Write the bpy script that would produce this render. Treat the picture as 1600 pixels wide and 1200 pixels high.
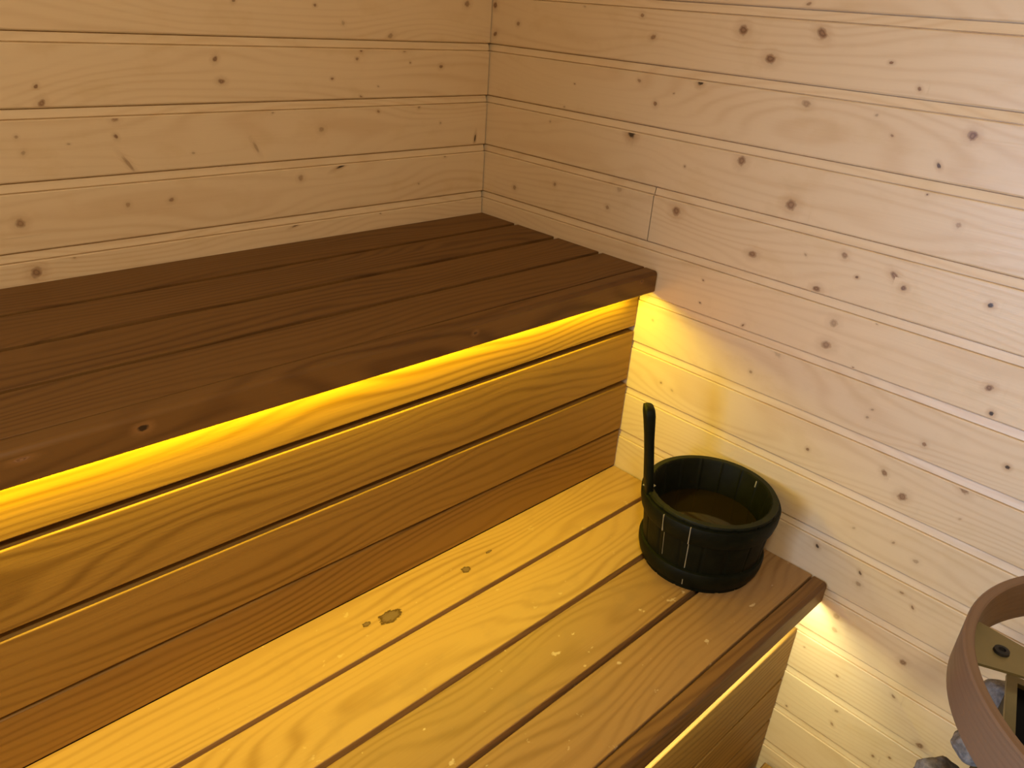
import bpy, bmesh, math, random
from mathutils import Vector, Matrix

# ---------------------------------------------------------------- basics
U = 0.085                 # one wall-board pitch in metres
ZB = 9.35                 # floor lies 9.35 pitches under the upper bench top
def W(x, y, z): return Vector((x * U, y * U, (z + ZB) * U))
scn = bpy.context.scene
for o in list(bpy.data.objects): bpy.data.objects.remove(o, do_unlink=True)
C = scn.collection

# ---------------------------------------------------------------- camera
cam = bpy.data.objects.new('camera', bpy.data.cameras.new('camera'))
C.objects.link(cam)
right = Vector((0.7204949878, -0.6900132325, 0.0690558576))
up = Vector((0.2598685345, 0.3609825529, 0.8956338210))
fwd = Vector((0.6429271477, 0.6273542345, -0.4393988475))
m = Matrix((right, up, -fwd)).transposed().to_4x4()
m.translation = W(-11.77827294, -12.85177463, 4.28655162)
cam.matrix_world = m
cam.data.sensor_width = 36.0
cam.data.lens = 1219.785 / 1600 * 36.0
cam.data.clip_start = 0.01
scn.camera = cam

# ---------------------------------------------------------------- world, lights, exposure
w = bpy.data.worlds.new('world'); scn.world = w; w.use_nodes = True
w.node_tree.nodes['Background'].inputs[0].default_value = (0.75, 0.85, 1.0, 1)
w.node_tree.nodes['Background'].inputs[1].default_value = 0.1
scn.view_settings.view_transform = 'Standard'
scn.view_settings.look = 'None'
scn.view_settings.exposure = 0.0
scn.view_settings.gamma = 1.0
scn.view_settings.use_curve_mapping = False

def area(name, loc, direction, sx, sy, power, color, spread=180, xaxis=None):
    l = bpy.data.lights.new(name, 'AREA'); l.shape = 'RECTANGLE'
    l.size = sx; l.size_y = sy; l.energy = power; l.color = color; l.spread = math.radians(spread)
    o = bpy.data.objects.new(name, l); C.objects.link(o)
    d = Vector(direction).normalized()
    z = -d
    xa = Vector(xaxis) if xaxis else (Vector((0, 0, 1)).cross(z)).normalized()
    ya = z.cross(xa)
    mm = Matrix((xa, ya, z)).transposed().to_4x4(); mm.translation = loc
    o.matrix_world = mm
    return o

# added cool light, aimed from an unseen opening at the panelled wall
COOL_SIDE = 2.0
area('cool_side_light', W(-21.6, -8.6, 0.0), Vector((21.6, -6.0, 1.4)), 5.6 * U, 6.2 * U, COOL_SIDE, (0.66, 0.92, 1.5), spread=58)
# unseen warm lamp added behind the camera for the overall base light
LAMP_POWER = 10.5
LAMP_COL = (1.0, 0.93, 0.80)
# LED strips under the bench fronts
LED_UP = 4.4
LED_LOW = 2.5
area('upper_led_light', W(-7.85, -4.71, -0.385), (0, -.15, -1), 14.9 * U, 0.06 * U, LED_UP, (1.0, 0.80, 0.02), xaxis=(1, 0, 0))
area('lower_led_light', W(-7.65, -9.185, -4.772), (0, -.35, -1), 15.0 * U, 0.05 * U, LED_LOW, (1.0, 0.98, 0.58), xaxis=(1, 0, 0))

# ---------------------------------------------------------------- node helpers
class NT:
    def __init__(s, mat):
        mat.use_nodes = True; s.t = mat.node_tree; s.t.nodes.clear()
    def n(s, kind, **kw):
        nd = s.t.nodes.new(kind)
        for k, v in kw.items():
            if k == 'ins':
                for i, x in v.items(): s.put(nd, i, x)
            else: setattr(nd, k, v)
        return nd
    def put(s, nd, i, x):
        if isinstance(x, bpy.types.NodeSocket): s.t.links.new(x, nd.inputs[i])
        else: nd.inputs[i].default_value = x
    def math(s, op, *a, clamp=False):
        nd = s.t.nodes.new('ShaderNodeMath'); nd.operation = op; nd.use_clamp = clamp
        for i, x in enumerate(a): s.put(nd, i, x)
        return nd.outputs[0]
    def xyz(s, x, y, z):
        nd = s.t.nodes.new('ShaderNodeCombineXYZ')
        for i, q in enumerate((x, y, z)): s.put(nd, i, q)
        return nd.outputs[0]
    def noise(s, vec, scale=1.0, detail=2.0, rough=0.5):
        nd = s.t.nodes.new('ShaderNodeTexNoise'); s.put(nd, 'Vector', vec)
        nd.inputs['Scale'].default_value = scale; nd.inputs['Detail'].default_value = detail
        nd.inputs['Roughness'].default_value = rough
        return nd.outputs['Fac']
    def mix(s, f, a, b):
        nd = s.t.nodes.new('ShaderNodeMix'); nd.data_type = 'RGBA'
        s.put(nd, 0, f); s.put(nd, 6, a); s.put(nd, 7, b)
        return nd.outputs[2]
    def rng(s, x, a, b, c=0.0, d=1.0, smooth=True):
        nd = s.t.nodes.new('ShaderNodeMapRange')
        if smooth: nd.interpolation_type = 'SMOOTHSTEP'
        s.put(nd, 0, x)
        for i, q in enumerate((a, b, c, d)): nd.inputs[i + 1].default_value = q
        return nd.outputs[0]

def wood(name, light, dark, ring_w=0.009, warp=9.0, contrast=0.35, fibre=0.12, rough=0.5, spec=0.35,
         tone=0.16, bump=0.12, knot=None, blotch=0.0, blotch_col=(0.3, 0.2, 0.1, 1), scratch=0.0):
    """wood grain that runs along u of the UV map 'wood'; face attribute 'seed' makes every board its own"""
    mat = bpy.data.materials.new(name); N = NT(mat)
    uv = N.n('ShaderNodeUVMap', uv_map='wood').outputs[0]
    sp = N.n('ShaderNodeSeparateXYZ', ins={0: uv}); u, v = sp.outputs[0], sp.outputs[1]
    seed = N.n('ShaderNodeAttribute', attribute_name='seed').outputs['Fac']
    core = None
    if knot:
        kv = N.n('ShaderNodeUVMap', uv_map='knot').outputs[0]
        ks = N.n('ShaderNodeSeparateXYZ', ins={0: kv}); kx, ky = ks.outputs[0], ks.outputs[1]
        kr = N.n('ShaderNodeAttribute', attribute_name='krad').outputs['Fac']
        kd = N.n('ShaderNodeAttribute', attribute_name='kdark').outputs['Fac']
        jag = N.noise(N.xyz(kx, ky, seed), 1.6, 2.0)
        l2 = N.math('ADD', N.math('MULTIPLY', kx, kx), N.math('MULTIPLY', ky, ky))
        ln = N.math('ADD', N.math('SQRT', l2), N.math('MULTIPLY', N.math('SUBTRACT', jag, 0.5), 0.7))
        e = N.math('EXPONENT', N.math('MULTIPLY', l2, -0.55))
        if knot == 'knot': v = N.math('SUBTRACT', v, N.math('MULTIPLY', N.math('MULTIPLY', ky, kr), N.math('MULTIPLY', e, 0.75)))
        core = N.math('MULTIPLY', N.rng(ln, 0.95, 0.45), N.math('MINIMUM', kd, 1.0))
        halo = N.math('MULTIPLY', N.rng(ln, 2.5, 0.5), kd)
    us = N.math('ADD', u, N.math('MULTIPLY', seed, 37.0))
    vs = N.math('ADD', v, N.math('MULTIPLY', seed, 11.0))
    n1 = N.noise(N.xyz(N.math('MULTIPLY', us, 2.2), N.math('MULTIPLY', vs, 9.0), seed), 1.0, 1.5, 0.4)
    n2 = N.noise(N.xyz(N.math('MULTIPLY', us, 7.0), N.math('MULTIPLY', vs, 30.0), seed), 1.0, 2.0)
    ph = N.math('ADD', N.math('MULTIPLY', vs, 2 * math.pi / ring_w), N.math('MULTIPLY', n1, warp * 2 * math.pi))
    ph = N.math('ADD', ph, N.math('MULTIPLY', n2, 2.2))
    ring = N.math('ADD', N.math('MULTIPLY', N.math('SINE', ph), 0.5), 0.5)
    ring = N.math('POWER', ring, 2.2)
    fib = N.noise(N.xyz(N.math('MULTIPLY', us, 9.0), N.math('MULTIPLY', vs, 420.0), seed), 1.0, 3.0, 0.6)
    n3 = N.noise(N.xyz(N.math('MULTIPLY', us, 2.2), N.math('MULTIPLY', vs, 14.0), seed), 1.0, 2.0)
    vary = N.rng(n3, 0.35, 0.65)
    f = N.math('MULTIPLY', N.math('MULTIPLY', ring, contrast), N.math('ADD', N.math('MULTIPLY', vary, 0.7), 0.45))
    f = N.math('ADD', f, N.math('MULTIPLY', N.math('SUBTRACT', fib, 0.5), fibre * 2.0))
    f = N.math('ADD', f, N.math('MULTIPLY', N.math('SUBTRACT', n3, 0.5), 0.35), clamp=True)
    col = N.mix(f, light, dark)
    wn = N.n('ShaderNodeTexWhiteNoise', noise_dimensions='1D', ins={0: N.math('MULTIPLY', seed, 91.7)}).outputs[0]
    br = N.math('ADD', N.math('MULTIPLY', N.math('SUBTRACT', wn, 0.5), 2 * tone), 1.0)
    vm = N.n('ShaderNodeVectorMath', operation='SCALE', ins={0: col}); N.put(vm, 3, br)
    col = vm.outputs[0]
    rgh = N.math('ADD', rough, N.math('MULTIPLY', N.math('SUBTRACT', fib, 0.5), 0.25))
    if blotch:
        b1 = N.noise(N.xyz(N.math('MULTIPLY', us, 13.0), N.math('MULTIPLY', vs, 22.0), 4.0), 1.0, 4.0, 0.6)
        col = N.mix(N.math('MULTIPLY', N.rng(b1, 0.52, 0.68), blotch), col, blotch_col)
    if scratch:
        s1 = N.noise(N.xyz(N.math('MULTIPLY', us, 45.0), N.math('MULTIPLY', vs, 55.0), 9.0), 1.0, 3.0, 0.6)
        col = N.mix(N.math('MULTIPLY', N.rng(s1, 0.66, 0.72), scratch), col, (0.85, 0.68, 0.42, 1))
    if knot == 'knot':
        col = N.mix(N.math('MULTIPLY', halo, 0.30), col, (0.40, 0.20, 0.065, 1))
        rr = N.math('ADD', N.math('MULTIPLY', N.math('SINE', N.math('MULTIPLY', ln, 14.0)), 0.5), 0.5)
        kc = N.mix(rr, (0.19, 0.095, 0.042, 1), (0.33, 0.18, 0.085, 1))
        kc = N.mix(N.rng(kd, 0.95, 1.5), kc, (0.02, 0.012, 0.006, 1))
        col = N.mix(N.math('MULTIPLY', core, 0.9), col, kc)
    if knot == 'scar':      # torn-out, greyed patch of the surface
        big = N.noise(N.xyz(kx, ky, 3.0), 2.2, 4.0, 0.7)
        lz = N.math('ADD', N.math('SQRT', l2), N.math('MULTIPLY', N.math('SUBTRACT', big, 0.5), 1.3))
        edge = N.rng(lz, 1.12, 0.98); inner = N.rng(lz, 0.95, 0.55)
        pc = N.mix(N.math('MULTIPLY', inner, 0.8), (0.06, 0.025, 0.010, 1), (0.20, 0.125, 0.075, 1))
        col = N.mix(N.math('MULTIPLY', edge, 0.92), col, pc)
    b = N.n('ShaderNodeBump', ins={'Strength': bump, 'Distance': 0.0012,
            'Height': N.math('ADD', N.math('MULTIPLY', ring, -0.4), fib)})
    p = N.n('ShaderNodeBsdfPrincipled', ins={'Base Color': col, 'Roughness': rgh, 'Normal': b.outputs[0]})
    p.inputs['Specular IOR Level'].default_value = spec
    o = N.n('ShaderNodeOutputMaterial'); N.t.links.new(p.outputs[0], o.inputs[0])
    return mat

def plain(name, col, rough=0.5, metal=0.0, spec=0.5, var=0.0, scale=30.0, bump=0.0, emit=None, estr=0.0):
    mat = bpy.data.materials.new(name); N = NT(mat)
    p = N.n('ShaderNodeBsdfPrincipled', ins={'Roughness': rough, 'Metallic': metal})
    p.inputs['Specular IOR Level'].default_value = spec
    co = N.n('ShaderNodeTexCoord').outputs['Object']
    nz = N.noise(co, scale, 4.0, 0.6)
    k = N.rng(nz, 0.3, 0.7, 1 - var, 1 + var)
    vm = N.n('ShaderNodeVectorMath', operation='SCALE', ins={0: col[:3]}); N.put(vm, 3, k)
    N.put(p, 'Base Color', vm.outputs[0])
    if bump:
        b = N.n('ShaderNodeBump', ins={'Strength': bump, 'Distance': 0.003, 'Height': nz}); N.put(p, 'Normal', b.outputs[0])
    if emit:
        p.inputs['Emission Color'].default_value = emit; p.inputs['Emission Strength'].default_value = estr
    o = N.n('ShaderNodeOutputMaterial'); N.t.links.new(p.outputs[0], o.inputs[0])
    return mat

SPR_L, SPR_D = (0.80, 0.62, 0.37, 1), (0.60, 0.38, 0.17, 1)
M_spruce = wood('spruce', SPR_L, SPR_D, blotch=0.16, blotch_col=(0.62, 0.41, 0.15, 1), ring_w=0.014, warp=14.0, contrast=0.24, fibre=0.10, rough=0.38, spec=0.35, tone=0.07)
M_spruce_knot = wood('spruce_knot', SPR_L, SPR_D, blotch=0.16, blotch_col=(0.62, 0.41, 0.15, 1), ring_w=0.014, warp=14.0, contrast=0.24, fibre=0.10, rough=0.38, spec=0.35, tone=0.07, knot='knot')
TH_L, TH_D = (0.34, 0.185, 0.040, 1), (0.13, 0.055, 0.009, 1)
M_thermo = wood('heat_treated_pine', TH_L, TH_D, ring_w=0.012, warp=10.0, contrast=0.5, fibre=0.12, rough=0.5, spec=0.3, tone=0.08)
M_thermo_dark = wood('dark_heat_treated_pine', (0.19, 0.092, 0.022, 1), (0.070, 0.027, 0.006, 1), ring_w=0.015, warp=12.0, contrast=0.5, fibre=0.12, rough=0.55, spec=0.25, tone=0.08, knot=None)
M_thermo_dark_knot = wood('dark_pine_knot', (0.19, 0.092, 0.022, 1), (0.070, 0.027, 0.006, 1), ring_w=0.015, warp=12.0, contrast=0.5, fibre=0.12, rough=0.55, spec=0.25, tone=0.08, knot='knot')
M_lower = wood('worn_pine_seat', (0.50, 0.30, 0.105, 1), (0.27, 0.13, 0.036, 1), ring_w=0.013, warp=14.0, contrast=0.5, fibre=0.14, rough=0.45, spec=0.35, tone=0.04, blotch=0.22, blotch_col=(0.33, 0.19, 0.08, 1), scratch=0.22)
M_lower_scar = wood('worn_pine_scar', (0.50, 0.30, 0.105, 1), (0.27, 0.13, 0.036, 1), ring_w=0.013, warp=14.0, contrast=0.5, fibre=0.14, rough=0.45, spec=0.35, tone=0.04, knot='scar', blotch=0.22, blotch_col=(0.33, 0.19, 0.08, 1), scratch=0.22)
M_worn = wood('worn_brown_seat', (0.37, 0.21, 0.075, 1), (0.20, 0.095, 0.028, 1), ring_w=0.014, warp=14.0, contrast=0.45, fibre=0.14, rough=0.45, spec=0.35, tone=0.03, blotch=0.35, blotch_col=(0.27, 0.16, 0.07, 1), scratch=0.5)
M_trim = wood('brown_trim_pine', (0.23, 0.115, 0.032, 1), (0.10, 0.042, 0.011, 1), ring_w=0.016, warp=12.0, contrast=0.5, fibre=0.12, rough=0.5, spec=0.3, tone=0.0)
M_ring = wood('steamed_birch', (0.20, 0.118, 0.062, 1), (0.125, 0.068, 0.032, 1), ring_w=0.006, warp=2.0, contrast=0.25, fibre=0.12, rough=0.45, spec=0.4, tone=0.0)
M_dark = plain('shade_dark_wood', (0.03, 0.017, 0.008), 0.9)  # shade under the benches, put into the colour
M_bucket = plain('green_black_stained_wood', (0.0055, 0.0065, 0.0022), 0.55, spec=0.14, var=0.25, scale=60, bump=0.25)
M_rim = plain('olive_rim', (0.013, 0.015, 0.004), 0.5, spec=0.2, var=0.2, scale=60)
M_pale = plain('pale_seam', (0.34, 0.30, 0.20), 0.5, var=0.2)
M_stone = plain('olivine_stone', (0.19, 0.17, 0.135), 0.8, var=0.4, scale=3, bump=0.6)
M_steel = plain('brushed_steel', (0.22, 0.18, 0.075), 0.45, metal=0.5, var=0.1, scale=12)
M_black = plain('black_steel', (0.02, 0.018, 0.016), 0.6, metal=0.3)
M_led = plain('led_diffuser', (0.9, 0.8, 0.5), 0.4, emit=(1, 0.62, 0.1, 1), estr=3.0)
M_floor = plain('grey_floor_tile', (0.22, 0.22, 0.24), 0.5, var=0.1)
M_opal = plain('opal_glass', (0.9, 0.85, 0.75), 0.4, emit=(1, 0.72, 0.42, 1), estr=2.0)
mw = bpy.data.materials.new('bucket_water'); Nw = NT(mw)
pw = Nw.n('ShaderNodeBsdfPrincipled', ins={'Base Color': (0.020, 0.013, 0.003, 1), 'Roughness': 0.06, 'IOR': 1.33})
ow = Nw.n('ShaderNodeOutputMaterial'); Nw.t.links.new(pw.outputs[0], ow.inputs[0])
mg = bpy.data.materials.new('thin_pane_glass'); Ng = NT(mg)
tg = Ng.n('ShaderNodeBsdfTransparent'); gg = Ng.n('ShaderNodeBsdfGlossy', ins={'Roughness': 0.03})
xg = Ng.n('ShaderNodeMixShader', ins={0: 0.08}); Ng.t.links.new(tg.outputs[0], xg.inputs[1]); Ng.t.links.new(gg.outputs[0], xg.inputs[2])
og = Ng.n('ShaderNodeOutputMaterial'); Ng.t.links.new(xg.outputs[0], og.inputs[0])

# ---------------------------------------------------------------- object helpers
def link(name, me, parent=None, **props):
    o = bpy.data.objects.new(name, me); C.objects.link(o)
    if parent: o.parent = parent
    for k, v in props.items(): o[k] = v
    return o
def root(name, loc, **props):
    o = bpy.data.objects.new(name, None); C.objects.link(o); o.location = loc; o.empty_display_size = 0.05
    for k, v in props.items(): o[k] = v
    return o
class Geo:
    """quads/polys with wood uv, knot uv, seed, knot radius and darkness"""
    def __init__(s): s.v = []; s.f = []; s.uv = []; s.kuv = []; s.seed = []; s.kr = []; s.kd = []; s.mi = []; s.sm = []
    def poly(s, pts, uv, seed=0.0, mi=0, kuv=None, kr=0.0, kd=0.0, smooth=False):
        b = len(s.v); s.v += [tuple(p) for p in pts]; s.f.append(tuple(range(b, b + len(pts))))
        s.uv.append(uv); s.kuv.append(kuv or [(9, 9)] * len(pts)); s.seed.append(seed); s.kr.append(kr); s.kd.append(kd); s.mi.append(mi); s.sm.append(smooth)
    def build(s, name, mats, parent=None, org=None, weld=False, **props):
        me = bpy.data.meshes.new(name)
        org = org if org is not None else (parent.location if parent else Vector())
        me.from_pydata([tuple(Vector(p) - org) for p in s.v], [], s.f)
        a = me.uv_layers.new(name='wood'); k = me.uv_layers.new(name='knot')
        i = 0
        for f in range(len(s.f)):
            for c in range(len(s.f[f])):
                a.data[i].uv = s.uv[f][c]; k.data[i].uv = s.kuv[f][c]; i += 1
        for nm, arr in (('seed', s.seed), ('krad', s.kr), ('kdark', s.kd)):
            at = me.attributes.new(nm, 'FLOAT', 'FACE')
            at.data.foreach_set('value', arr)
        for f, p in enumerate(me.polygons): p.material_index = s.mi[f]; p.use_smooth = s.sm[f]
        for mt in (mats if isinstance(mats, (list, tuple)) else [mats]): me.materials.append(mt)
        if weld:
            bm = bmesh.new(); bm.from_mesh(me); bmesh.ops.remove_doubles(bm, verts=bm.verts, dist=1e-6)
            bmesh.ops.recalc_face_normals(bm, faces=bm.faces); bm.to_mesh(me); bm.free()
        o = link(name, me, parent, **props)
        if not parent: o.location = org
        return o

# ---- bevelled board along x; profile in the (y, z) plane
def board(name, x0, x1, y0, y1, z0, z1, mat, parent, seed, r=0.03, extra=None, along='x', mats=None, rs=None, prof_in=None):
    """box with rounded long edges, in pitch units; grain runs along 'along'. rs = radii per corner"""
    g = Geo()
    rs = rs or [r] * 4
    corners = [(y0, z0, math.pi), (y1, z0, 1.5 * math.pi), (y1, z1, 0.0), (y0, z1, 0.5 * math.pi)]
    prof = []
    for (cy, cz, a0), rr in zip(corners, rs):
        sy = 1 if cy == y0 else -1; sz = 1 if cz == z0 else -1
        for k in range(5):
            a = a0 + k / 4 * math.pi / 2
            prof.append((cy + sy * rr + rr * math.cos(a), cz + sz * rr + rr * math.sin(a)))
    if prof_in: prof = prof_in
    n = len(prof); acc = [0]
    for i in range(n):
        p, q = prof[i], prof[(i + 1) % n]; acc.append(acc[-1] + math.hypot(p[0] - q[0], p[1] - q[1]))
    def P(x, yz): return W(x, yz[0], yz[1]) if along == 'x' else W(yz[0], x, yz[1])
    for i in range(n):
        p, q = prof[i], prof[(i + 1) % n]
        g.poly([P(x0, p), P(x0, q), P(x1, q), P(x1, p)], [(x0 * U, acc[i] * U), (x0 * U, acc[i + 1] * U), (x1 * U, acc[i + 1] * U), (x1 * U, acc[i] * U)], seed, smooth=acc[i + 1] - acc[i] < .06)
    for x, pr in ((x0, prof[::-1]), (x1, prof)):
        g.poly([P(x, p) for p in pr], [(p[0] * U * 0.3, p[1] * U) for p in pr], seed)
    if extra: extra(g, seed, dict(prof=prof, acc=acc))
    o = g.build(name, mats or mat, parent, weld=False)
    bm = bmesh.new(); bm.from_mesh(o.data); bmesh.ops.remove_doubles(bm, verts=bm.verts, dist=1e-6)
    bmesh.ops.recalc_face_normals(bm, faces=bm.faces); bm.to_mesh(o.data); bm.free()
    return o

# ================================================================= THE SETTING
XL, YF, ZC = -21.0, -19.0, 14.5
FZ = -9.35
ZS, ST = 3.4813, 0.1495
KR = [[-0.08, 4.19, 0.064, 1], [-0.126, 3.666, 0.065, 1], [-0.774, 3.897, 0.05, 0.8], [-3.781, 4.221, 0.044, 0.8], [-4.071, 3.903, 0.065, 0.8], [-5.767, 4.131, 0.089, 1], [-6.317, 3.769, 0.098, 1], [-7.052, 4.179, 0.102, 1], [-6.749, 4.546, 0.046, 0.8], [-5.158, 3.448, 0.063, 1.6], [-4.305, 2.861, 0.044, 0.9], [-3.883, 2.447, 0.092, 1.7], [-3.895, 3.191, 0.045, 0.7], [-2.398, 2.97, 0.024, 0.8], [-4.657, 3.071, 0.022, 0.7], [-7.047, 3.214, 0.077, 0.6], [-8.136, 3.888, 0.035, 1], [-8.599, 3.603, 0.035, 1], [-9.424, 3.122, 0.067, 1], [-8.408, 2.964, 0.027, 0.8], [-9.126, 2.681, 0.044, 1.3], [-8.123, 3.199, 0.027, 0.5], [-6.166, 2.223, 0.083, 0.9], [-7.165, 1.721, 0.101, 0.9], [-5.107, 1.938, 0.022, 0.8], [-9.6, 1.972, 0.044, 0.6], [-9.091, 2.283, 0.018, 1], [-5.087, 1.155, 0.091, 0.9], [-6.696, 0.797, 0.085, 0.9], [-7.591, 1.024, 0.03, 0.5], [-8.194, 1.174, 0.058, 0.8], [-8.458, 0.904, 0.029, 1.2], [-8.982, 1.075, 0.084, 0.9], [-9.152, 0.938, 0.047, 1.1], [-10.301, 1.035, 0.043, 1.4], [-7.896, 0.552, 0.071, 1], [-8.302, 0.102, 0.07, 0.6], [-8.274, -0.281, 0.092, 0.8], [-8.774, -0.484, 0.02, 0.9], [-5.871, 0.101, 0.023, 1], [-5.89, -0.314, 0.023, 1.2], [-6.795, -0.44, 0.033, 1], [-8.929, 0.312, 0.019, 1], [-3.534, 0.882, 0.049, 0.7], [-0.986, 0.744, 0.054, 0.7], [-2.13, 1.039, 0.039, 0.7], [-3.767, 1.281, 0.072, 0.4], [-10.636, -0.084, 0.062, 1], [-10.771, -0.431, 0.036, 1.5], [-11.193, -1.106, 0.036, 1.5], [-10.09, -1.254, 0.038, 0.9], [-10.8, -1.603, 0.084, 0.8], [-10.044, -2.227, 0.08, 0.9], [-10.532, -3.188, 0.05, 0.5], [-10.885, -2.173, 0.029, 0.4], [-9.689, -1.971, 0.061, 0.9], [-8.428, -2.144, 0.032, 1], [-9.194, -1.189, 0.03, 0.6], [-9.234, -1.035, 0.03, 0.6], [-7.121, -1.204, 0.033, 0.7], [-9.029, -3.804, 0.044, 1.4], [-9.505, -3.144, 0.032, 0.4], [-10.141, -3.061, 0.031, 0.6], [-9.816, -3.883, 0.043, 1.2], [-9.842, -4.098, 0.054, 0.6], [-9.678, -4.934, 0.067, 0.45], [-9.717, -5.215, 0.067, 0.45], [-9.997, -6.094, 0.034, 0.7], [-10.176, -6.819, 0.046, 0.6], [-10.177, -7.147, 0.047, 0.7], [-10.925, -5.813, 0.043, 0.8], [-10.967, -7.24, 0.034, 0.9], [-11.211, -7.054, 0.033, 0.9], [-9.332, -7.421, 0.024, 0.9], [-9.324, -5.922, 0.023, 0.5], [-10.543, -3.193, 0.05, 0.5], [-10.499, -3.845, 0.041, 0.7], [-10.718, -4.001, 0.041, 0.9], [-10.874, -5.075, 0.064, 0.9], [-11.544, -6.435, 0.064, 0.9], [-12.243, -4.226, 0.058, 1], [-7.514, -0.589, 0.096, 0.35], [-2.193, 2.531, 0.025, 0.6], [-1.857, 2.211, 0.025, 0.5], [-2.461, 4.29, 0.035, 0.4], [-5.637, -2.176, 0.037, 0.4], [-5.369, -2.119, 0.025, 0.8], [-4.954, -0.956, 0.036, 0.4], [-6.028, 4.344, 0.029, 0.3]]
KL = [[-5.884, 3.142, 0.051, 1], [-5.811, 2.808, 0.062, 0.9], [-8.5, 2.768, 0.036, 1], [-8.466, 2.548, 0.063, 0.9], [-7.526, 2.296, 0.057, 0.7], [-7.545, 2.047, 0.039, 1], [-7.42, 1.63, 0.15, 0.6, 4.0, -1.0], [-5.3, 1.746, 0.11, 0.5, 3.0, -1.1], [-6.393, 1.724, 0.031, 0.5], [-4.018, 1.979, 0.058, 0.6], [-3.60, 1.40, 0.15, 1.5, 5.0, .35], [-3.144, 3.449, 0.034, 1], [-3.232, 3.161, 0.035, 0.8], [-3.162, 2.517, 0.035, 0.8], [-3.761, 2.831, 0.034, 0.9], [-2.502, 3.559, 0.071, 0.6], [-2.181, 3.424, 0.036, 0.7], [-1.29, 3.035, 0.05, 0.9], [-0.674, 4.177, 0.075, 0.8], [-4.053, 3.995, 0.032, 0.9], [-5.495, 4.0, 0.04, 0.9], [-4.946, 2.36, 0.033, 0.7], [-2.781, 2.245, 0.036, 0.8], [-1.812, 2.321, 0.05, 0.7], [-0.31, 1.617, 0.09, 1.4, 3.0, 1.45], [-4.477, 1.154, 0.058, 0.6], [-7.515, 1.008, 0.04, 0.6], [-6.832, 1.014, 0.052, 0.8], [-9.032, 0.909, 0.074, 0.8], [-4.617, 0.48, 0.10, 1.2, 4.0, .3], [-2.749, 0.407, 0.026, 1.2], [-8.959, 0.151, 0.096, 0.9], [-8.819, 1.889, 0.036, 0.5], [-8.214, 1.975, 0.028, 0.5], [-8.866, 2.11, 0.027, 0.6], [-1.124, 1.328, 0.04, 0.7], [-2.042, 3.102, 0.024, 0.8], [-2.778, 2.689, 0.024, 0.6], [-3.509, 3.739, 0.045, 0.4], [-8.409, 0.371, 0.029, 0.5], [-1.796, 0.798, 0.026, 0.5], [-1.267, 1.972, 0.026, 0.5]]
PROFILE = [(.07, 0), (.07, .012), (.045, .016), (.018, ST - .014), (.045, ST - .008), (.045, ST + .002), (.008, ST + .006), (0, ST + .020), (0, .978), (.008, .994), (.014, 1.0)]
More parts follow.
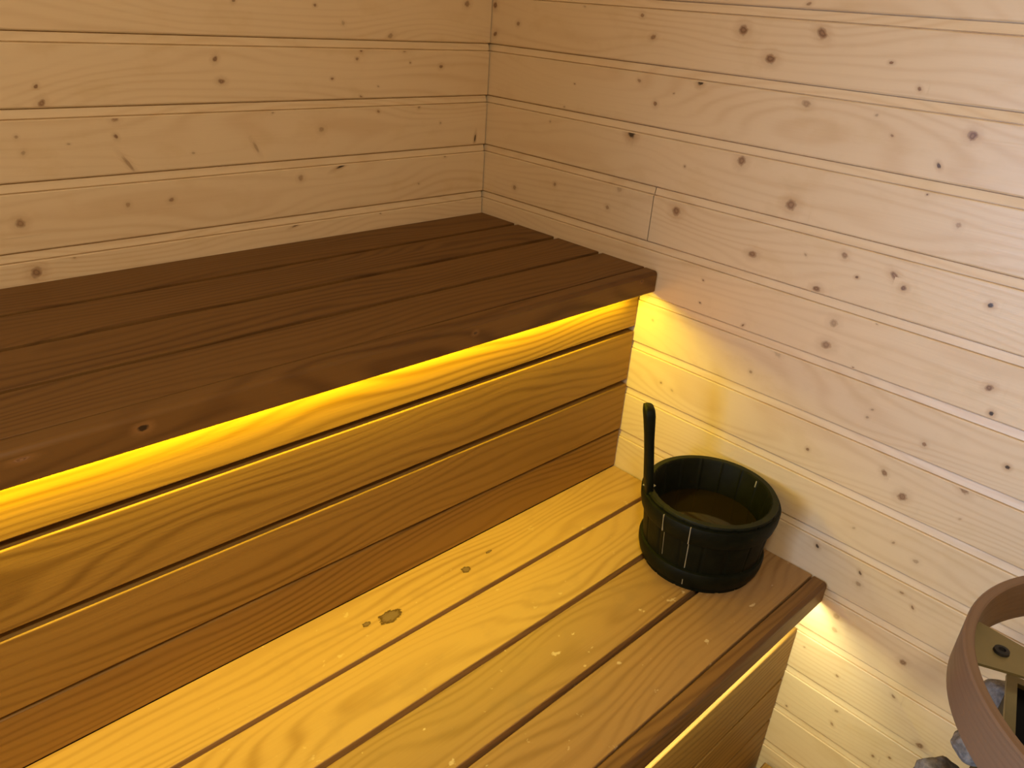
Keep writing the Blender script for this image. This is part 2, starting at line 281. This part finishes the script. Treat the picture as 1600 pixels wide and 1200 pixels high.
def panel_wall(name, P, a0, a1, knots, joints, rnd, hole=None):
    """P(along, depth, z); boards are horizontal, pitch 1"""
    g = Geo()
    k = 0
    kmin = int(math.floor(ZS - ZC)) ; kmax = int(math.ceil(ZS - FZ))
    seeds = {}
    for k in range(kmin, kmax + 1):
        zt = ZS - k
        js = sorted(joints.get(k, []))
        spans = list(zip([a0] + js, js + [a1]))
        for (s0, s1) in spans:
            sd = rnd.random() * 3; seeds.setdefault(k, []).append((s0, s1, sd))
            gap = 0.006
            e0 = s0 + (gap if s0 != a0 else 0); e1 = s1 - (gap if s1 != a1 else 0)
            prof = [(d, zt - q) for d, q in PROFILE] + [(.07, zt - 1.0)]
            prof = [(d, min(max(z, FZ), ZC)) for d, z in prof]
            segs = [(e0, e1)]
            if hole and hole[2] < zt - .01 and hole[3] > zt - .99: 
                segs = [(e0, min(e1, hole[0])), (max(e0, hole[1]), e1)]
            for f0, f1 in segs:
                if f1 - f0 < 1e-4: continue
                for (d0, za), (d1, zb) in zip(prof, prof[1:]):
                    if abs(za - zb) < 1e-6 and abs(d0 - d1) < 1e-6: continue
                    if za <= FZ + 1e-6 and zb <= FZ + 1e-6 or za >= ZC - 1e-6 and zb >= ZC - 1e-6: continue
                    g.poly([P(f0, d0, za), P(f0, d1, zb), P(f1, d1, zb), P(f1, d0, za)],
                           [(f0 * U, za * U), (f0 * U, zb * U), (f1 * U, zb * U), (f1 * U, za * U)], sd)
    # solid back
    g.poly([P(a0, .3, FZ), P(a1, .3, FZ), P(a1, .3, ZC), P(a0, .3, ZC)] if not hole else [P(a0, .3, FZ), P(hole[0], .3, FZ), P(hole[0], .3, ZC), P(a0, .3, ZC)],
           [(0, 0)] * 4, 0)
    if hole: g.poly([P(hole[1], .3, FZ), P(a1, .3, FZ), P(a1, .3, ZC), P(hole[1], .3, ZC)], [(0, 0)] * 4, 0)
    if hole: g.poly([P(hole[0], .3, FZ), P(hole[1], .3, FZ), P(hole[1], .3, hole[2]), P(hole[0], .3, hole[2])], [(0, 0)] * 4, 0)
    if hole: g.poly([P(hole[0], .3, hole[3]), P(hole[1], .3, hole[3]), P(hole[1], .3, ZC), P(hole[0], .3, ZC)], [(0, 0)] * 4, 0)
    for i, (a, z, r, d, *ex) in enumerate(knots):
        kk = math.ceil(ZS - z) - 1            # board row: zt = ZS - kk
        zt = ZS - kk; top = zt - ST - 0.026; bot = zt - 0.978
        z = min(max(z, bot - 0.0), top + 0.0)
        sd = 0
        for s0, s1, q in seeds.get(kk, []):
            if s0 <= a <= s1: sd = q; lo, hi = s0 + .02, s1 - .02
        rx, rz = r * 1.15, r
        x0, x1 = max(a - 2.9 * rx, lo), min(a + 2.9 * rx, hi); z0, z1 = max(z - 2.7 * rz, bot), min(z + 2.7 * rz, top)
        q = [(x0, z0), (x1, z0), (x1, z1), (x0, z1)]
        th = rnd.uniform(-.9, .9); asp = rnd.uniform(.8, 1.5)
        if len(ex): asp, th = ex
        ct, st = math.cos(th), math.sin(th)
        g.poly([P(x, -0.0022 - .0007 * (i % 6), zz) for x, zz in q], [(x * U, zz * U) for x, zz in q], sd, mi=1,
               kuv=[(((x - a) * ct + (zz - z) * st) / rx, (-(x - a) * st + (zz - z) * ct) / rz * asp) for x, zz in q], kr=r * U, kd=d)
    return g
rnd = random.Random(7)
g = panel_wall('wall_right', lambda a, d, z: W(d, a, z), YF, 0.30, KR, {2: [-4.56], -1: [-11.9], -3: [-5.2], 4: [-14.4], 5: [-16], 0: [-15.8], 8: [-15.0]}, rnd)
g.build('wall_right', [M_spruce, M_spruce_knot], org=W(0, 0, FZ), kind='structure')
g = panel_wall('wall_back', lambda a, d, z: W(a, d, z), XL, -0.022, KL, {1: [-13.0], 2: [-11.6], 3: [-15.0], -1: [-12.2], -2: [-8.0], -3: [-14]}, rnd)
g.build('wall_back', [M_spruce, M_spruce_knot], org=W(-5, 0, FZ), kind='structure')
g = panel_wall('wall_front', lambda a, d, z: W(a, YF - d, z), XL, 0.0, [], {1: [-9]}, rnd)
g.build('wall_front', [M_spruce, M_spruce_knot], org=W(-5, YF, FZ), kind='structure')
HOLE = (-11.6, -5.6, ZS - 7, ZS)
g = panel_wall('wall_left', lambda a, d, z: W(XL - d, a, z), YF, 0.0, [], {}, rnd, hole=HOLE)
g.build('wall_left', [M_spruce, M_spruce_knot], org=W(XL, -5, FZ), kind='structure')

def slab(name, x0, x1, y0, y1, z0, z1, mat, parent=None, **props):
    g = Geo()
    c = [(x, y, z) for z in (z0, z1) for y in (y0, y1) for x in (x0, x1)]
    for f in ((0, 2, 3, 1), (4, 5, 7, 6), (0, 1, 5, 4), (2, 6, 7, 3), (0, 4, 6, 2), (1, 3, 7, 5)):
        pts = [c[i] for i in f]
        if f[0] == 0 and f[1] == 2 or f[0] == 4 and f[1] == 5: uv = [(p[0] * U, p[1] * U) for p in pts]
        elif abs(pts[0][1] - pts[2][1]) < 1e-9: uv = [(p[0] * U, p[2] * U) for p in pts]
        else: uv = [(p[1] * U, p[2] * U) for p in pts]
        g.poly([W(*p) for p in pts], uv, 0.37)
    org = None if parent else W((x0 + x1) / 2, (y0 + y1) / 2, z0)
    return g.build(name, mat, parent, org=org, weld=True, **props)
slab('floor', XL, 0.0, YF, 0.0, FZ - 0.6, FZ, M_floor, kind='structure')
slab('ceiling', XL, 0.0, YF, 0.0, ZC, ZC + 0.4, M_spruce, kind='structure')
# unseen window added in the far end wall to carry the cool light
wn_ = root('added_window_1', W(XL, -8.6, ZS - 7), kind='structure')
y0, y1, zb, zt = HOLE
slab('pane', XL - .22, XL - .14, y0 + .3, y1 - .3, zb + .3, zt - .3, mg, wn_)
gf = Geo()
for bx in ((y0, y0 + .3, zb, zt), (y1 - .3, y1, zb, zt), (y0 + .3, y1 - .3, zt - .3, zt), (y0 + .3, y1 - .3, zb, zb + .3)):
    xs = (XL - .3, XL + .06)
    c = [(x, y, z) for z in bx[2:] for y in bx[:2] for x in xs]
    for f in ((0, 2, 3, 1), (4, 5, 7, 6), (0, 1, 5, 4), (2, 6, 7, 3), (0, 4, 6, 2), (1, 3, 7, 5)):
        gf.poly([W(*c[i]) for i in f], [(c[i][2] * U, c[i][1] * U) for i in f], 0.8)
gf.build('window_frame', M_spruce, wn_)

# ================================================================= BENCHES
XB = -20.8
def quad_on_top(y_lo, y_hi, zz, spots):
    def ex(g, seed, info):
        # v of the top face in the board's own uv: find it from the profile
        prof, acc = info['prof'], info['acc']
        i = max(range(len(prof)), key=lambda i: (round(prof[i][1], 5), prof[i][0]))
        for (x, y, rx, ry, kd) in spots:
            x0, x1 = x - 1.4 * rx, x + 1.4 * rx; a, b = max(y - 1.4 * ry, y_lo), min(y + 1.4 * ry, y_hi)
            q = [(x0, a), (x1, a), (x1, b), (x0, b)]
            vv = lambda y: (acc[i] + (prof[i][0] - y)) * U
            g.poly([W(xx, yy, zz + .0022) for xx, yy in q], [(xx * U, vv(yy)) for xx, yy in q], seed, mi=1,
                   kuv=[((xx - x) / rx, (yy - y) / ry) for xx, yy in q], kr=ry * U, kd=kd)
    return ex
def quad_on_front(yf, z_lo, z_hi, spots):
    def ex(g, seed, info):
        prof, acc = info['prof'], info['acc']
        i = min(range(len(prof)), key=lambda i: (round(prof[i][0], 5), -prof[i][1]))
        for (x, z, rx, rz, kd) in spots:
            x0, x1 = x - 2.7 * rx, x + 2.7 * rx; a, b = max(z - 2.7 * rz, z_lo), min(z + 2.7 * rz, z_hi)
            q = [(x0, a), (x1, a), (x1, b), (x0, b)]
            vv = lambda z: (acc[i] + (prof[i][1] - z)) * U
            g.poly([W(xx, yf - .0022, zz) for xx, zz in q], [(xx * U, vv(zz)) for xx, zz in q], seed, mi=1,
                   kuv=[((xx - x) / rx, (zz - z) / rz) for xx, zz in q], kr=rz * U, kd=kd)
    return ex
XR = -0.03
def trim_profile(yb, yf, z, h=.405, lip=.15, t=.30):
    """front board with a deep lip: the LED sits behind the lip"""
    r, q = .07, .02
    p = [(yf + q, z - h), (yf + lip, z - h), (yf + lip, z - t), (yb, z - t), (yb, z - .02), (yb - .02, z)]
    for k in range(6):
        a = math.pi / 2 + k / 5 * math.pi / 2
        p.append((yf + r + r * math.cos(a), z - r + r * math.sin(a)))
    p += [(yf, z - h + q)]
    return p
# ---- upper bench
ub = root('sauna_bench', W(-10, -2.3, FZ), label='upper dark brown slatted sauna bench against the left wall, glowing under its front edge', category='bench')
def seat(parent, edges, z, gaps, mat, seeds, spots, mats, front=None):
    for i in range(4):
        ya, yb = edges[i], edges[i + 1]
        top = -ya - gaps[i] / 2; bot = -yb + gaps[i + 1] / 2
        ex = quad_on_top(bot + .04, top - .04, z, spots[i]) if spots.get(i) else None
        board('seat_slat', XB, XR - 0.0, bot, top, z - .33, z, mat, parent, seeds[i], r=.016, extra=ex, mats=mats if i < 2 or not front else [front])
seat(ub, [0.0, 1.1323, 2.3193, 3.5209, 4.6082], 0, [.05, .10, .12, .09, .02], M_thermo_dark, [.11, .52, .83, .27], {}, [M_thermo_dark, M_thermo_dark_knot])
board('front_trim', XB, XR, -4.9095, -4.70, -.405, 0, M_thermo_dark, ub, .64, prof_in=trim_profile(-4.618, -4.9095, 0),
      extra=quad_on_front(-4.9095, -.36, -.08, [(-9.33, -.16, .075, .05, 1.5), (-4.5, -.18, .05, .03, 1.3), (-10.5, -.12, .1, .03, 1.0), (-.48, -.11, .03, .03, 1.3)]),
      mats=[M_thermo_dark, M_thermo_dark_knot])
def skirt(parent, s, zs, offs, mat, seeds, gap):
    for i in range(len(zs) - 1):
        board('skirt_slat', XB, XR, -s - offs[i], -s - offs[i] + .26, zs[i + 1] + gap[i] / 2, zs[i] - gap[i] / 2, mat, parent, seeds[i], r=.02)
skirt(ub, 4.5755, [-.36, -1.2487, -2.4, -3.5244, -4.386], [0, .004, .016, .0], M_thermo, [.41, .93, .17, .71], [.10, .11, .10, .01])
for x in (-2.0, -8.0, -14.0, -20.0):
    board('support_post', x - .3, x + .3, -4.29, -3.8, FZ, -.34, M_dark, ub, .3, r=.02)
slab('shade_backing', XB, XR - .01, -4.24, -4.2, FZ + .01, -.36, M_dark, ub)  # dark sheet added so the gaps between slats read as shade
board('led_strip', -15.3, -.4, -4.745, -4.675, -.383, -.35, M_led, ub, 0, r=.003)
# ---- lower bench
L = -4.3856
lb = root('sauna_bench', W(-10, -7, FZ), label='lower golden brown slatted sauna bench on which the dark bucket stands', category='bench')
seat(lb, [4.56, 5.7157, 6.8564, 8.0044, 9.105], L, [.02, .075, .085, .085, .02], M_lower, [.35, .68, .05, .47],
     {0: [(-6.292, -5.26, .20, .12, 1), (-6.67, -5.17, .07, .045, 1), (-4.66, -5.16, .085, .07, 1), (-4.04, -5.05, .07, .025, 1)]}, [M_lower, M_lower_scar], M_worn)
board('front_trim', XB, XR, -9.3818, -9.215, L - .405, L, M_trim, lb, .58, prof_in=trim_profile(-9.115, -9.3818, L))
skirt(lb, 9.1224, [L - .34, -5.5677, -6.8429, -7.9503, FZ + .02], [-.06, .0, .0, .0], M_thermo, [.22, .77, .36, .9], [.08, .08, .08, .03])
for x in (-2.0, -8.0, -14.0, -20.0):
    board('support_post', x - .3, x + .3, -8.8, -8.3, FZ, L - .34, M_dark, lb, .3, r=.02)
slab('shade_backing', XB, XR - .01, -8.77, -8.73, FZ + .01, L - .36, M_dark, lb)  # added dark sheet, stands in for the shade behind the lower slats
board('led_strip', -15.2, -.14, -9.21, -9.155, L - .377, L - .345, M_led, lb, 0, r=.003)

# ---- duckboard on the floor
db = root('duckboard', W(-7, -12, FZ), label='brown wooden duckboard on the floor at the foot of the lower bench', category='duckboard')
for i in range(5):
    ya = -9.29 - i * .52
    board('slat', -12, -.12, ya - .46, ya, FZ + .2, FZ + .42, M_thermo, db, .13 * i + .1, r=.03)
for x in (-1.0, -6.0, -11.4):
    board('cross_batten', -11.8, -9.32, x - .25, x + .25, FZ + .001, FZ + .2, M_thermo, db, .5, r=.02, along='y')

# ================================================================= BUCKET
def lathe(name, rings, mat, parent, seg=96, cx=0, cy=0, closed=True, fr=None, props={}):
    bm = bmesh.new(); vs = []
    for (r, z) in rings:
        row = []
        for i in range(seg):
            a = 2 * math.pi * i / seg
            rr = r * (fr(a) if fr else 1)
            row.append(bm.verts.new(W(cx + rr * math.cos(a), cy + rr * math.sin(a), z) - (parent.location if parent else Vector())))
        vs.append(row)
    n = len(rings)
    for k in range(n if closed else n - 1):
        A, B = vs[k], vs[(k + 1) % n]
        for i in range(seg): bm.faces.new((A[i], A[(i + 1) % seg], B[(i + 1) % seg], B[i]))
    bmesh.ops.recalc_face_normals(bm, faces=bm.faces)
    me = bpy.data.meshes.new(name); bm.to_mesh(me); bm.free(); me.materials.append(mat)
    for p in me.polygons: p.use_smooth = True
    me.set_sharp_from_angle(angle=math.radians(40))
    return link(name, me, parent, **props)
BX, BY, BH = -1.20, -7.48, 1.42
bk = root('sauna_bucket', W(BX, BY, L), label='dark green stained wooden water bucket with one tall stave handle on the lower bench', category='bucket')
NS = 17
def stave(a):
    t = (a * NS / (2 * math.pi)) % 1.0
    d = min(t, 1 - t)
    return 1 - (.012 if d < .05 else 0)
rb, rt = .985, 1.13
def ro(z): return rb + (rt - rb) * z / BH
lathe('staves', [(rb - .12, L + .0), (rb, L + .0), (ro(.7), L + .7), (ro(BH) - .0, L + BH - .02), (ro(BH) - .02, L + BH), (ro(BH) - .12, L + BH), (ro(BH) - .14, L + BH - .02), (ro(.1) - .13, L + .14), (0.001, L + .14), (.001, L + .06), (rb - .13, L + .06)],
      M_bucket, bk, seg=NS * 20, cx=BX, cy=BY, fr=stave)
lathe('rim_edge', [(ro(BH) - .115, L + BH - .005), (ro(BH) - .015, L + BH - .005), (ro(BH) - .02, L + BH + .008), (ro(BH) - .11, L + BH + .008)], M_rim, bk, cx=BX, cy=BY)
def hoop(z0, z1, t):
    a, b = ro(z0), ro(z1)
    h = z1 - z0
    lathe('hoop', [(a - .01, L + z0), (a + t * .7, L + z0 + .012), (a + t, L + z0 + .05), ((a + b) / 2 + t * 1.2, L + (z0 + z1) / 2), (b + t, L + z1 - .05), (b + t * .7, L + z1 - .012), (b - .01, L + z1)], M_bucket, bk, cx=BX, cy=BY)
hoop(1.0, 1.36, .055)
hoop(.10, .42, .06)
# pale worn seams between staves
def seam(ang, z0, z1, off, wd=.014):
    g = Geo(); a = math.radians(ang)
    for s in range(1):
        t = Vector((-math.sin(a), math.cos(a), 0)) * wd / 2
        pts = []
        for z, r in ((z0, ro(z0) + off), (z1, ro(z1) + off)):
            for sg in (-1, 1):
                for dr in (-.02, .008):
                    pts.append(W(BX + (r + dr) * math.cos(a) + sg * t.x, BY + (r + dr) * math.sin(a) + sg * t.y, L + z))
    for f in ((0, 1, 3, 2), (4, 6, 7, 5), (0, 4, 5, 1), (2, 3, 7, 6), (1, 5, 7, 3), (0, 2, 6, 4)):
        g.poly([pts[i] for i in f], [(0, 0)] * 4)
    g.build('seam', M_pale, bk, weld=True)
seam(-162, 1.02, 1.36, .068); seam(-162, .45, .97, .0, .012); seam(-161, .14, .25, .066, .012)
seam(-186, 1.03, 1.36, .066, .011); seam(-186, .50, .97, .0, .006)
# inner worn seam near the wall
def inner(ang, z0, z1, wd=.02):
    a = math.radians(ang); g = Geo(); t = Vector((-math.sin(a), math.cos(a), 0)) * wd / 2; pts = []
    for z in (z0, z1):
        r = ro(z) - .135
        for sg in (-1, 1):
            for dr in (-.01, .02):
                pts.append(W(BX + (r + dr) * math.cos(a) + sg * t.x, BY + (r + dr) * math.sin(a) + sg * t.y, L + z))
    for f in ((0, 1, 3, 2), (4, 6, 7, 5), (0, 4, 5, 1), (2, 3, 7, 6), (1, 5, 7, 3), (0, 2, 6, 4)):
        g.poly([pts[i] for i in f], [(0, 0)] * 4)
    g.build('seam', M_pale, bk, weld=True)
inner(-20, 1.27, 1.39, .026)
# handle: one stave carried up, leaning out
def handle():
    bm = bmesh.new()
    d = Vector((-.722, .692)); t = Vector((-d.y, d.x))
    rows = [(-.10, .19, .15, .0), (.25, .18, .15, .045), (.6, .17, .145, .09), (.95, .17, .15, .14), (1.2, .18, .17, .175), (1.40, .19, .19, .205), (1.50, .17, .175, .22), (1.535, .11, .11, .225)]
    base = rt - .055
    vs = []
    SG = 16
    for h, wt, th, off in rows:
        row = []
        for i in range(SG):
            a = 2 * math.pi * i / SG
            ca, sa = math.cos(a), math.sin(a)
            ex = lambda q: math.copysign(abs(q) ** .55, q)
            p = d * (base + off + ex(ca) * th / 2) + t * ex(sa) * wt
            row.append(bm.verts.new(W(BX + p.x, BY + p.y, L + BH + h) - bk.location))
        vs.append(row)
    for A, B in zip(vs, vs[1:]):
        for i in range(SG): bm.faces.new((A[i], A[(i + 1) % SG], B[(i + 1) % SG], B[i]))
    bm.faces.new(vs[0][::-1]); bm.faces.new(vs[-1])
    bmesh.ops.recalc_face_normals(bm, faces=bm.faces)
    me = bpy.data.meshes.new('handle'); bm.to_mesh(me); bm.free(); me.materials.append(M_bucket)
    for p in me.polygons: p.use_smooth = True
    link('handle', me, bk)
    c = d * (base - .0)
    slab('handle_joint', BX + c.x - .08, BX + c.x + .08, BY + c.y - .08, BY + c.y + .08, L + BH + .008, L + BH + .022, M_pale, bk)
handle()
def disc(name, r, z0, z1, mat, cx, cy, seg=96, **props):
    bm = bmesh.new(); org = W(cx, cy, z0)
    A = [bm.verts.new(W(cx + r * math.cos(2 * math.pi * i / seg), cy + r * math.sin(2 * math.pi * i / seg), z0) - org) for i in range(seg)]
    B = [bm.verts.new(W(cx + r * 1.05 * math.cos(2 * math.pi * i / seg), cy + r * 1.05 * math.sin(2 * math.pi * i / seg), z1) - org) for i in range(seg)]
    for i in range(seg): bm.faces.new((A[i], A[(i + 1) % seg], B[(i + 1) % seg], B[i]))
    bm.faces.new(A[::-1]); bm.faces.new(B)
    me = bpy.data.meshes.new(name); bm.to_mesh(me); bm.free(); me.materials.append(mat)
    o = link(name, me, None, **props); o.location = org
    return o
disc('water', .862, L + .145, L + .83, mw, BX, BY, label='still dark water half filling the green wooden bucket', category='water')

# ================================================================= HEATER
HX, HY = -3.63, -14.05
ht = root('sauna_heater', W(HX, HY, FZ), label='round stone-filled sauna heater with a brown bent-wood guard ring at the lower right', category='heater')
# guard ring with wood uv around
def guard():
    g = Geo(); seg = 128; r0, r1, z0, z1 = 2.055, 2.16, -1.55, -1.0
    b = .013
    prof = [(r0 + b, z0), (r1 - b, z0), (r1, z0 + b), (r1, z1 - b * 1.4), (r1 - b * 1.4, z1), (r0 + b, z1), (r0, z1 - b), (r0, z0 + b)]
    n = len(prof); acc = [0]
    for i in range(n):
        p, q = prof[i], prof[(i + 1) % n]; acc.append(acc[-1] + math.hypot(p[0] - q[0], p[1] - q[1]))
    for s in range(seg):
        a0, a1 = 2 * math.pi * s / seg, 2 * math.pi * (s + 1) / seg
        for i in range(n):
            p, q = prof[i], prof[(i + 1) % n]
            P = lambda a, p: W(HX + p[0] * math.cos(a), HY + p[0] * math.sin(a), p[1])
            g.poly([P(a0, p), P(a1, p), P(a1, q), P(a0, q)], [(a0 * 2.1 * U, acc[i] * U), (a1 * 2.1 * U, acc[i] * U), (a1 * 2.1 * U, acc[i + 1] * U), (a0 * 2.1 * U, acc[i + 1] * U)], .5, smooth=True)
    o = g.build('guard_ring', M_ring, ht, weld=True, label='brown bent-wood ring')
    o.data.set_sharp_from_angle(angle=math.radians(28))
guard()
def bracket(ang, wide, narrow, z, with_screw=True):
    a = math.radians(ang); d = Vector((math.cos(a), math.sin(a))); t = Vector((-d.y, d.x))
    bm = bmesh.new(); N = 10; top = []; bot = []
    for k in range(N + 1):
        s = k / N; r = 2.05 - s * 1.35
        wd = narrow + (wide - narrow) * (1 - s) ** 1.6
        for sg in (1, -1):
            p = Vector((HX, HY)) + d * r + t * wd * sg
            top.append(bm.verts.new(W(p.x, p.y, z) - ht.location)); bot.append(bm.verts.new(W(p.x, p.y, z - .03) - ht.location))
    for k in range(N):
        i = 2 * k
        bm.faces.new((top[i], top[i + 1], top[i + 3], top[i + 2])); bm.faces.new((bot[i], bot[i + 2], bot[i + 3], bot[i + 1]))
        bm.faces.new((top[i], top[i + 2], bot[i + 2], bot[i])); bm.faces.new((top[i + 1], bot[i + 1], bot[i + 3], top[i + 3]))
    bm.faces.new((top[0], bot[0], bot[1], top[1])); bm.faces.new((top[-1], bot[-1], bot[-2], top[-2]))
    bmesh.ops.recalc_face_normals(bm, faces=bm.faces)
    me = bpy.data.meshes.new('bracket'); bm.to_mesh(me); bm.free(); me.materials.append(M_steel)
    br = link('bracket', me, ht)
    p = Vector((HX, HY)) + d * 1.78
    o = lathe('screw', [(.001, z), (.075, z), (.07, z + .03), (.035, z + .035), (.03, z + .01), (.001, z + .01)], M_black, ht, seg=24, cx=p.x, cy=p.y, closed=False)
    o.parent = br
    return br
bracket(100, .36, .10, -1.2); bracket(220, .36, .10, -1.2); bracket(340, .36, .10, -1.2)
# square central duct with a steel frame edge
def boxes(name, bxs, mat, parent):
    g = Geo()
    for (x0, x1, y0, y1, z0, z1) in bxs:
        c = [(x, y, z) for z in (z0, z1) for y in (y0, y1) for x in (x0, x1)]
        for f in ((0, 2, 3, 1), (4, 5, 7, 6), (0, 1, 5, 4), (2, 6, 7, 3), (0, 4, 6, 2), (1, 3, 7, 5)):
            g.poly([W(*c[i]) for i in f], [(c[i][0] * U, c[i][1] * U) for i in f])
    return g.build(name, mat, parent)
dx0, dx1, dy0, dy1, dz = 0, 1.3, 0, 1.3, -1.75
DA = Vector((-3.55, -12.45)); E1 = Vector((-.97, -.243)); E2 = Vector((.243, -.97))
def boxes2(name, bxs, mat):
    g = Geo()
    for (x0, x1, y0, y1, z0, z1) in bxs:
        c = [(*(DA + E1 * x + E2 * y), z) for z in (z0, z1) for y in (y0, y1) for x in (x0, x1)]
        for f in ((0, 2, 3, 1), (4, 5, 7, 6), (0, 1, 5, 4), (2, 6, 7, 3), (0, 4, 6, 2), (1, 3, 7, 5)):
            g.poly([W(*c[i]) for i in f], [(c[i][0] * U, c[i][1] * U) for i in f])
    return g.build(name, mat, ht, weld=False)
boxes2('duct', [(dx0, dx0 + .06, dy0, dy1, -5, dz), (dx1 - .06, dx1, dy0, dy1, -5, dz), (dx0 + .06, dx1 - .06, dy0, dy0 + .06, -5, dz), (dx0 + .06, dx1 - .06, dy1 - .06, dy1, -5, dz), (dx0 + .06, dx1 - .06, dy0 + .06, dy1 - .06, -5, -2.9)], M_black)
boxes2('duct_frame', [(dx0 - .05, dx0 + .05, dy0 - .05, dy1 + .05, dz, dz + .05), (dx1 - .05, dx1 + .05, dy0 - .05, dy1 + .05, dz, dz + .05), (dx0 + .05, dx1 - .05, dy0 - .05, dy0 + .05, dz, dz + .05), (dx0 + .05, dx1 - .05, dy1 - .05, dy1 + .05, dz, dz + .05)], M_steel)
lathe('casing', [(.001, -4.9), (1.86, -4.9), (1.9, -4.95), (1.9, FZ + .5), (1.7, FZ + .45), (1.7, FZ), (.001, FZ)], M_black, ht, seg=64, cx=HX, cy=HY, closed=False)
for k in range(20):
    a = 2 * math.pi * k / 20
    x, y = HX + 2.02 * math.cos(a), HY + 2.02 * math.sin(a)
    lathe('cage_rod', [(.001, -4.95), (.03, -4.95), (.03, -4.3), (.001, -4.3)], M_steel, ht, seg=10, cx=x, cy=y, closed=False)
# stones
def stone_mesh(seed):
    r = random.Random(seed); bm = bmesh.new()
    bmesh.ops.create_icosphere(bm, subdivisions=4, radius=1)
    cuts = [(Vector((r.uniform(-1, 1), r.uniform(-1, 1), r.uniform(-1, 1))).normalized(), r.uniform(.62, .9)) for _ in range(9)]
    for v in bm.verts:
        n = v.co.normalized()
        for c, d in cuts:
            k = n.dot(c)
            if k > 0 and v.co.dot(c) > d: v.co -= c * (v.co.dot(c) - d) * .85
    from mathutils import noise as mn
    for v in bm.verts: v.co *= 1 + .06 * mn.noise(v.co * 3 + Vector((seed, 0, 0))) + .02 * mn.noise(v.co * 9)
    for v in bm.verts: v.co.x *= 1.15; v.co.y *= .95; v.co.z *= .8
    me = bpy.data.meshes.new('heater_stone'); bm.to_mesh(me); bm.free(); me.materials.append(M_stone)
    for p in me.polygons: p.use_smooth = True
    return me
SM = [stone_mesh(i) for i in range(7)]
def stone(x, y, z, s, rz, i, label, group='stones piled in the heater'):
    o = link('heater_stone', SM[i % 7], None, label=label, category='stone', group=group)
    o.location = W(x, y, z); o.scale = (s * U,) * 3; o.rotation_euler = (rz * .3, rz * .2, rz)
    return o
SEEN = [(-4.38, -12.30, -2.74, .27, 'rough grey stone at the bottom edge, left of the brown guard ring'),
        (-4.12, -12.52 + .12, -2.34, .20, 'upper grey stone tucked against the outside of the brown guard ring'),
        (-2.98, -12.35, -2.45, .22, 'small blue-grey stone seen inside the guard ring, beside the square steel frame')]
for n_, (x, y, z, sc, lab) in enumerate(SEEN):
    stone(x, y, z, sc, 1.3 * n_, n_ * 2, lab)
rs = random.Random(5)
for lay in range(5):
    z = -4.6 + lay * .58
    R0 = 1.60 if lay < 4 else 1.5
    n = 13 if lay < 4 else 12
    for k in range(n):
        a = 2 * math.pi * (k + .5 * (lay % 2)) / n + rs.uniform(-.06, .06)
        x, y = HX + R0 * math.cos(a), HY + R0 * math.sin(a)
        q = Vector((x, y)) - DA
        if -.36 < q.dot(E1) < 1.66 and -.36 < q.dot(E2) < 1.66: continue
        if any((Vector((x, y, z)) - Vector(e[:3])).length < .64 for e in SEEN): continue
        stone(x, y, z + rs.uniform(-.04, .04), rs.uniform(.28, .32), rs.uniform(0, 6), rs.randrange(7), 'rough grey stone in the pile filling the round heater')
# unseen ceiling lamp, added as the source of the warm base light
lampy = root('added_ceiling_lamp', W(-14.5, -15.0, ZC), label='small round opal lamp added out of view on the ceiling', category='lamp')
lathe('lamp_base', [(.001, ZC), (1.0, ZC), (1.0, ZC - .3), (.001, ZC - .3)], M_black, lampy, seg=48, cx=-14.5, cy=-15, closed=False)
lathe('lamp_shade', [(.9, ZC - .3), (.95, ZC - .6), (.7, ZC - 1.0), (.001, ZC - 1.15)], M_opal, lampy, seg=48, cx=-14.5, cy=-15, closed=False)
l = bpy.data.lights.new('base_fill_light', 'AREA'); l.shape = 'DISK'; l.size = 2.2 * U; l.energy = LAMP_POWER; l.color = LAMP_COL
lo = bpy.data.objects.new('base_fill_light', l); C.objects.link(lo); lo.location = W(-14.5, -15, ZC - 1.3)
